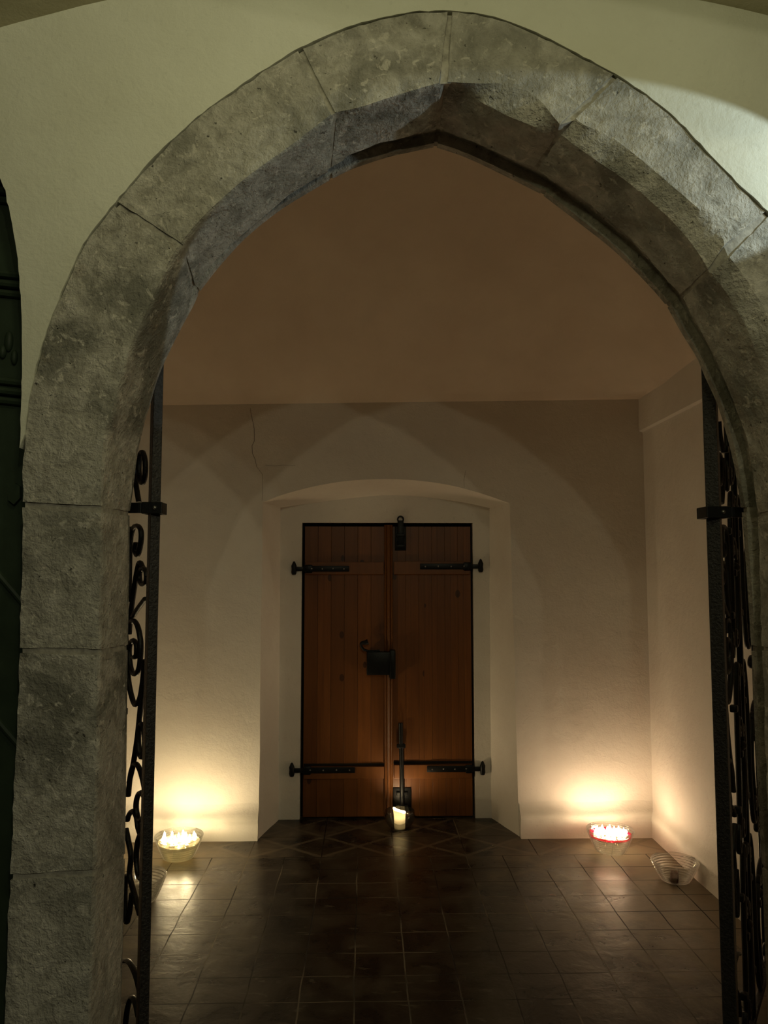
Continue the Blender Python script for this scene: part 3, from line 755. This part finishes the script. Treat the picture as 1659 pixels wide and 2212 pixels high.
# scroll work beside the hinge stile (distance from the stile, height), metres
NEAR = [
 [(0.231, 1.503), (0.229, 1.539), (0.231, 1.692), (0.206, 1.741), (0.164, 1.751), (0.125, 1.735), (0.118, 1.705), (0.134, 1.668), (0.156, 1.654), (0.176, 1.669), (0.169, 1.696)],
 [(0.088, 1.609), (0.122, 1.631), (0.144, 1.616), (0.18, 1.54), (0.211, 1.44), (0.217, 1.398)],
 [(0.056, 1.587), (0.058, 1.576), (0.067, 1.567), (0.081, 1.562), (0.097, 1.561), (0.112, 1.566), (0.123, 1.575), (0.128, 1.587), (0.125, 1.598), (0.115, 1.607), (0.101, 1.612), (0.085, 1.612), (0.07, 1.607), (0.06, 1.598), (0.056, 1.587)],
 [(0.064, 1.518), (0.125, 1.489), (0.183, 1.458)],
 [(0.21, 1.436), (0.177, 1.445), (0.134, 1.43), (0.103, 1.391), (0.096, 1.355), (0.106, 1.304), (0.145, 1.276), (0.188, 1.289), (0.212, 1.336), (0.204, 1.366), (0.172, 1.382), (0.138, 1.367), (0.14, 1.333), (0.168, 1.328)],
 [(0.25, 1.381), (0.234, 1.314), (0.203, 1.236), (0.142, 1.182), (0.094, 1.209), (0.071, 1.258), (0.054, 1.331)],
 [(0.07, 1.254), (0.09, 1.157), (0.111, 1.076), (0.145, 0.991), (0.178, 0.934)],
 [(0.036, 1.089), (0.038, 1.067), (0.045, 1.048), (0.056, 1.036), (0.069, 1.034), (0.082, 1.041), (0.092, 1.057), (0.097, 1.078), (0.096, 1.1), (0.089, 1.119), (0.077, 1.131), (0.063, 1.133), (0.05, 1.125), (0.041, 1.109), (0.036, 1.089)],
 [(0.184, 0.89), (0.17, 0.95), (0.145, 0.991), (0.114, 1.004), (0.073, 0.992), (0.035, 0.958), (0.02, 0.927)],
 [(0.018, 0.898), (0.021, 0.88), (0.031, 0.863), (0.048, 0.851), (0.067, 0.846), (0.085, 0.849), (0.098, 0.861), (0.104, 0.877), (0.101, 0.896), (0.09, 0.913), (0.073, 0.925), (0.054, 0.93), (0.036, 0.926), (0.023, 0.914), (0.018, 0.898)],
 [(0.187, 0.814), (0.17, 0.836), (0.134, 0.856), (0.097, 0.847), (0.077, 0.818), (0.036, 0.795), (0.013, 0.781)],
 [(0.003, 0.757), (0.005, 0.728), (0.015, 0.703), (0.031, 0.686), (0.05, 0.68), (0.068, 0.687), (0.081, 0.705), (0.088, 0.732), (0.086, 0.761), (0.075, 0.787), (0.059, 0.804), (0.04, 0.809), (0.022, 0.802), (0.009, 0.783), (0.003, 0.757)],
 [(0.199, 0.785), (0.173, 0.757), (0.141, 0.717), (0.15, 0.658), (0.101, 0.618), (0.045, 0.576)],
 [(0.187, 0.646), (0.192, 0.588), (0.171, 0.511), (0.145, 0.541), (0.123, 0.611)],
 [(0.184, 0.387), (0.147, 0.401), (0.106, 0.401), (0.061, 0.387), (0.023, 0.353), (0.006, 0.295)],
 [(0.155, 0.212), (0.136, 0.271), (0.103, 0.312), (0.068, 0.314), (0.036, 0.289)],
 [(0.094, 1.933), (0.096, 1.911), (0.104, 1.894), (0.116, 1.886), (0.13, 1.887), (0.144, 1.898), (0.155, 1.917), (0.16, 1.94), (0.158, 1.962), (0.15, 1.98), (0.138, 1.988), (0.123, 1.986), (0.11, 1.974), (0.099, 1.955), (0.094, 1.933)],
 [(0.182, 1.981), (0.202, 1.929), (0.173, 1.865), (0.151, 1.826)],
 [(0.148, 2.099), (0.16, 2.062), (0.181, 2.035), (0.204, 2.01)],
]
GW, GZ0, GZ1 = 0.85, 0.05, 2.46
S_UNIT, C_UNIT = scroll_curve('S'), scroll_curve('C')
def gate(name, loc, rz, bar, label, mirror):
    root = empty(name, loc, rz)
    tag(root, label, 'gate')
    s = mirror
    def P(u, v, y=0.0): return (s * u, y, v)
    h = bar / 2
    bm = bmesh.new(); box(bm, -h, h, -h, h, GZ0 - 0.045, GZ1, 0.003)
    bm_obj('hinge_stile', bm, M['ironbar'], root)
    bm = bmesh.new(); a, b = sorted((s * (GW - 0.015), s * (GW + 0.015))); box(bm, a, b, -0.015, 0.015, GZ0, GZ1, 0.003)
    bm_obj('meeting_stile', bm, M['iron'], root)
    a, b = sorted((s * 0.424, s * 0.444))
    bm = bmesh.new(); box(bm, a, b, -0.010, 0.010, GZ0 + 0.02, GZ1 - 0.02, 0.002)
    bm_obj('middle_bar', bm, M['iron'], root)
    a, b = sorted((s * h * 0.5, s * GW))
    for z in (GZ0 + 0.02, GZ1 - 0.02):
        bm = bmesh.new(); box(bm, a, b, -0.009, 0.009, z - 0.013, z + 0.013, 0.002)
        bm_obj('rail', bm, M['iron'], root)
    # scroll work, two columns of S and C scrolls tied with little collars
    for pts in NEAR:
        pts = catmull([Vector(p) for p in pts], 6)
        bm = bmesh.new(); tube(bm, [P(p.x, p.y) for p in pts], 0.0068, 8, flat=1.35)
        bm_obj('scroll', bm, M['iron'], root, 50)
    for ci, (ua, ub) in enumerate(((0.245, 0.425), (0.444, GW - 0.014))):
        um = (ua + ub) / 2
        for z0, z1 in ((0.085, 0.675), (0.675, 1.285), (1.315, 1.88), (1.88, 2.43)):
            zm = (z0 + z1) / 2
            fl = (ci == 0)
            items = [fit(S_UNIT, ua + 0.004, um + 0.03, z0, z1, True, fl),
                     fit(C_UNIT, um - 0.01, ub - 0.003, z0 + 0.03, zm + 0.12, True, not fl),
                     fit(C_UNIT, um + 0.03, ub - 0.003, zm + 0.05, z1 - 0.01, True, fl)]
            for pts in items:
                pts = resample(pts, 130)
                bm = bmesh.new()
                tube(bm, [P(p.x, p.y) for p in pts], 0.0066, 7, flat=1.35)
                bm_obj('scroll', bm, M['iron'], root, 50)
            for (u, z) in ((ua + 0.012, z0 + 0.14), (um + 0.01, zm), (ua + 0.012, z1 - 0.14)):
                bm = bmesh.new(); box(bm, s * u - 0.012, s * u + 0.012, -0.012, 0.012, z - 0.012, z + 0.012, 0.004)
                bm_obj('collar', bm, M['iron'], root, 30)
            bm = bmesh.new()
            bmesh.ops.create_uvsphere(bm, u_segments=12, v_segments=8, radius=0.017, matrix=Matrix.Translation(P(um + 0.06, zm + 0.02)))
            bm_obj('bead', bm, M['iron'], root, 60)
    return root
AL = math.radians(34)
# left leaf folds back toward -x, right leaf toward +x
gate('iron_gate_leaf', (-0.650, 2.375, 0), math.radians(-90) - 0 + AL + math.radians(180) - math.radians(0), 0.030, 'black wrought iron scrollwork gate leaf folded back behind the left pier', 1)
gate('iron_gate_leaf', (1.090, 2.375, 0), math.radians(90) - AL, 0.040, 'black wrought iron scrollwork gate leaf folded back behind the right pier', 1)

def collar_strap(loc, s, w, label):
    root = empty('hinge_collar', loc)
    tag(root, label, 'hinge', None)
    bm = bmesh.new(); h = w / 2 + 0.004; t = 0.007
    box(bm, -h - t, h + t, -h - t, -h, -0.018, 0.018, 0.002)
    box(bm, -h - t, -h, -h, h, -0.018, 0.018, 0.002); box(bm, h, h + t, -h, h, -0.018, 0.018, 0.002)
    box(bm, -h - t, h + t, h, h + t, -0.018, 0.018, 0.002)
    bm_obj('ring', bm, M['black'], root)
    bm = bmesh.new(); a, b = sorted((s * (h + t), s * 0.135)); box(bm, a, b, -h - t, -h + 0.004, -0.016, 0.016, 0.002)
    bm_obj('wall_strap', bm, M['black'], root)
    bm = bmesh.new(); bmesh.ops.create_uvsphere(bm, u_segments=10, v_segments=6, radius=0.007, matrix=Matrix.Translation((h * 0.4, -h - t, 0)))
    bm_obj('rivet', bm, M['rivet'], root, 60)
collar_strap((-0.650, 2.375, 1.795), -1, 0.040, 'iron collar strap around the left gate post, fixed to the left pier')
collar_strap((1.090, 2.375, 1.785), 1, 0.054, 'iron collar strap around the right gate post, fixed to the right pier')

# ------------------------------------------------------------------ glass bowls, candles
def bowl_profile(rb, rt, h, ribs, th=0.0035, n=108):
    out = [(0.0, 0.0), (rb * 0.7, 0.0), (rb - 0.004, 0.0008)]
    for i in range(n + 1):
        t = i / n
        r = rb + (rt - rb) * (t ** 0.82)
        r += 0.0046 * (0.5 - 0.5 * math.cos(2 * PI * ribs * t)) * (1 if 0.03 < t < 0.97 else 0)
        out.append((r, 0.003 + (h - 0.003) * t))
    out.append((rt - th * 0.5, h + 0.0016))
    for i in range(20, -1, -1):
        t = i / 20
        r = rb + (rt - rb) * (t ** 0.82) - th
        out.append((max(r, 0.01), 0.006 + (h - 0.006) * t))
    out.append((0.0, 0.006))
    return out
def inner_r(rb, rt, h, z, th=0.0045):
    t = max(0, (z - 0.006) / (h - 0.006)); return rb + (rt - rb) * t ** 0.82 - th
def make_bowl(loc, label, rb=0.078, rt=0.133, h=0.128, fill=None, tilt=0.0):
    root = empty('glass_bowl', loc); root.rotation_euler = (tilt, tilt, 0)
    tag(root, label, 'bowl')
    bm = bmesh.new(); lathe(bm, bowl_profile(rb, rt, h, 9), 72)
    bm_obj('bowl_wall', bm, M['glass'], root, 60)
    if fill:
        z1, z2, mat, nm = fill
        bm = bmesh.new()
        lathe(bm, [(0, 0.0072)] + [(inner_r(rb, rt, h, z1 * k / 8 + 0.0072 * (1 - k / 8)) - 0.0012, z1 * k / 8 + 0.0072 * (1 - k / 8)) for k in range(9)] + [(0, z1)], 48)
        bm_obj('water', bm, M['water'], root, 40)
        bm = bmesh.new()
        ra, rb2 = inner_r(rb, rt, h, z1) - 0.0009, inner_r(rb, rt, h, z2) - 0.0009
        if nm == 'red_layer':      # coloured ring that clings to the glass
            lathe(bm, [(ra - 0.007, z1 + 0.0006), (ra, z1 + 0.0006), (rb2, z2 + 0.0015), (rb2 - 0.008, z2)], 64, closed=True)
        else:
            lathe(bm, [(0, z1 + 0.0006), (ra, z1 + 0.0006), (rb2, z2 + 0.0015), (rb2 - 0.004, z2), (0, z2)], 48)
        bm_obj(nm, bm, M[mat], root, 30)
    return root
make_bowl((-1.045, 4.480, 0.0), 'clear ribbed glass bowl filled with burning yellow floating lights, left side', fill=(0.084, 0.092, 'clearwax', 'wax_layer'))
make_bowl((1.410, 4.520, 0.0), 'ribbed glass bowl with red layer and burning floating lights, right corner', fill=(0.086, 0.0995, 'redoil', 'red_layer'))
make_bowl((1.613, 4.095, 0.0), 'unlit clear ribbed glass bowl against the right wall with a dark stub inside', rt=0.119, rb=0.064, h=0.106)
make_bowl((-1.105, 3.920, 0.0), 'unlit clear ribbed glass bowl half hidden behind the left gate post', rt=0.130, h=0.122)
# the stub left in the unlit bowl
st = empty('candle_stub', (1.597, 4.066, 0.0065)); tag(st, 'dark red candle stub standing in the unlit bowl by the right wall', 'candle')
bm = bmesh.new(); lathe(bm, [(0, 0), (0.020, 0.0), (0.022, 0.02), (0.019, 0.045), (0.017, 0.054), (0.012, 0.052), (0, 0.048)], 20)
bm_obj('wax', bm, M['redwax'], st, 40)
bm = bmesh.new(); tube(bm, [(0, 0, 0.047), (0.001, 0, 0.056), (0.003, 0.001, 0.062)], 0.0014, 6); bm_obj('wick', bm, M['gap'], st)

def flame_bm(h, r):
    bm = bmesh.new()
    lathe(bm, [(0, 0), (r * 0.55, h * 0.06), (r * 0.92, h * 0.18), (r, h * 0.30), (r * 0.86, h * 0.48), (r * 0.56, h * 0.68), (r * 0.26, h * 0.86), (0, h)], 10)
    return bm
def floaters(center, z, rmax, count, seed, fm, label, group, hf, gap=0.0285):
    rnd = random.Random(seed); pts = []
    tries = 0
    while len(pts) < count and tries < 6000:
        tries += 1
        a, r = rnd.random() * 2 * PI, rmax * math.sqrt(rnd.random())
        p = (r * math.cos(a), r * math.sin(a))
        if all((p[0]-q[0])**2 + (p[1]-q[1])**2 > gap**2 for q in pts): pts.append(p)
    proto = None
    for i, p in enumerate(pts):
        if proto is None:
            proto = empty('floating_candle', (0, 0, 0)); tag(proto, label, 'candle', group)
            bm = bmesh.new(); lathe(bm, [(0, 0), (0.010, 0.0), (0.0118, 0.003), (0.0110, 0.007), (0.006, 0.0065), (0, 0.006)], 14)
            bm_obj('float', bm, M['float'], proto, 40)
            bm = bmesh.new(); tube(bm, [(0, 0, 0.005), (0.0004, 0, 0.010), (0.001, 0, 0.014)], 0.0011, 6); bm_obj('wick', bm, M['gap'], proto)
            o = bm_obj('flame', flame_bm(hf, 0.0070), M[fm], proto, 60); o.location = (0, 0, 0.0125)
            c = proto
        else:
            c = copy_tree(proto)
        c.location = (center[0] + p[0], center[1] + p[1], z)
        sc = 0.85 + 0.3 * rnd.random()
        for ch in c.children:
            if ch.name.startswith('flame'): ch.scale = (1, 1, sc)
floaters((-1.045, 4.480), 0.0925, 0.098, 20, 3, 'flameL', 'small burning light floating in the yellow-lit bowl on the left', 'floating lights in the left bowl', 0.027, 0.0262)
floaters((1.410, 4.520), 0.0865, 0.099, 34, 5, 'flameR', 'small burning light floating in the red-layered bowl on the right', 'floating lights in the right bowl', 0.025, 0.0238)

# white pillar candle in a round glass in front of the door
vg = empty('glass_votive_holder', (0.217, 4.945, 0)); tag(vg, 'round clear glass holder around the white candle at the door', 'candle holder')
bm = bmesh.new()
op = [(0, 0), (0.045, 0.0), (0.060, 0.010), (0.080, 0.034), (0.0925, 0.062), (0.096, 0.090), (0.093, 0.112)]
ip = [(0.0905, 0.1125), (0.0935, 0.090), (0.090, 0.062), (0.0775, 0.036), (0.058, 0.013), (0.044, 0.005), (0, 0.005)]
lathe(bm, op + ip, 56); bm_obj('glass', bm, M['glass'], vg, 60)
pc = empty('pillar_candle', (0.217, 4.945, 0.0055)); tag(pc, 'burning white pillar candle with a melted rim in the glass at the door', 'candle')
bm = bmesh.new()
n = 40; rings = []
def rimz(a):      # left side of the rim still stands high
    d = (1 - math.cos(a - PI)) / 2
    return 0.122 - 0.030 * d ** 0.8 + 0.004 * math.sin(3 * a)
outer = [(0.0335, 0.0), (0.0345, 0.006), (0.035, 0.04), (0.036, 0.072), (0.0385, 0.095)]
def ring(r, z): return [bm.verts.new((r * math.cos(2*PI*k/n), r * math.sin(2*PI*k/n), z)) for k in range(n)]
rings = [ring(r, z) for r, z in outer]
def top(r, f, lean=0.0):
    return [bm.verts.new((r * math.cos(2*PI*k/n) - lean * max(0, -math.cos(2*PI*k/n)), r * math.sin(2*PI*k/n), f(2*PI*k/n))) for k in range(n)]
rings.append(top(0.0400, lambda a: 0.095 + (rimz(a) - 0.095) * 0.6, 0.002)); rings.append(top(0.0405, rimz, 0.004)); rings.append(top(0.0375, lambda a: rimz(a) - 0.001, 0.004))
for r, z in [(0.0345, 0.086), (0.0315, 0.060), (0.028, 0.052), (0.012, 0.050)]: rings.append(ring(r, z))
for a, b in zip(rings[:-1], rings[1:]):
    for k in range(n): bm.faces.new([a[k], a[(k+1) % n], b[(k+1) % n], b[k]])
bm.faces.new(rings[0][::-1]); bm.faces.new(rings[-1])
bm_obj('wax', bm, M['wax'], pc, 40)
bm = bmesh.new(); tube(bm, [(0, 0, 0.049), (0.0006, 0, 0.058), (0.002, 0, 0.066)], 0.0015, 6); bm_obj('wick', bm, M['gap'], pc)
o = bm_obj('flame', flame_bm(0.044, 0.0085), M['flameC'], pc, 60); o.location = (0, 0, 0.062)

# ------------------------------------------------------------------ lights
def lamp(name, typ, loc, energy, color, size=0.05, target=None, axis=None, **kw):
    d = bpy.data.lights.new(name, typ); d.energy = energy; d.color = color
    d.shadow_soft_size = size
    for k, v in kw.items(): setattr(d, k, v)
    o = link(bpy.data.objects.new(name, d)); o.location = loc
    if axis is None and target is not None: axis = Vector(target) - Vector(loc)
    if axis is not None: o.rotation_euler = Vector(axis).to_track_quat('-Z', 'Y').to_euler()
    return o
SPOT_AX, SPOT_SZ = (-0.8795, 0.4759, -0.0012), 35.52
YEL = (0.97, 0.95, 0.52)
lamp('hall_lamp', 'POINT', (-0.32, 0.95, 3.10), 5.2, YEL, 0.06)
lamp('hall_lamp', 'POINT', (0.75, 1.05, 3.02), 3.6, YEL, 0.06)
lamp('hall_spotlight', 'SPOT', (1.60, 1.62, 2.66), 19.0, (0.78, 0.95, 0.98), 0.012, axis=SPOT_AX, spot_size=math.radians(SPOT_SZ), spot_blend=0.04)
for x, e in ((0.0, 31.0), (1.0, 31.0), (3.3, 54.0), (2.9, 31.0)):
    lamp('corridor_lamp', 'POINT', (x, -2.0, 3.27), e, (0.97, 0.93, 0.64), 0.03)

w = bpy.data.worlds.new('night'); SC.world = w; w.use_nodes = True
bg = w.node_tree.nodes['Background']; bg.inputs['Color'].default_value = (0.6, 0.7, 0.5, 1); bg.inputs['Strength'].default_value = 0.0015

vs = SC.view_settings
SC.display_settings.display_device = 'sRGB'
vs.view_transform = 'Standard'; vs.look = 'None'; vs.exposure = 0.0; vs.gamma = 1.0; vs.use_curve_mapping = False
SC.cycles.max_bounces = 10; SC.cycles.diffuse_bounces = 6; SC.cycles.glossy_bounces = 4
SC.cycles.transmission_bounces = 6; SC.cycles.transparent_max_bounces = 24
SC.cycles.sample_clamp_indirect = 4.0
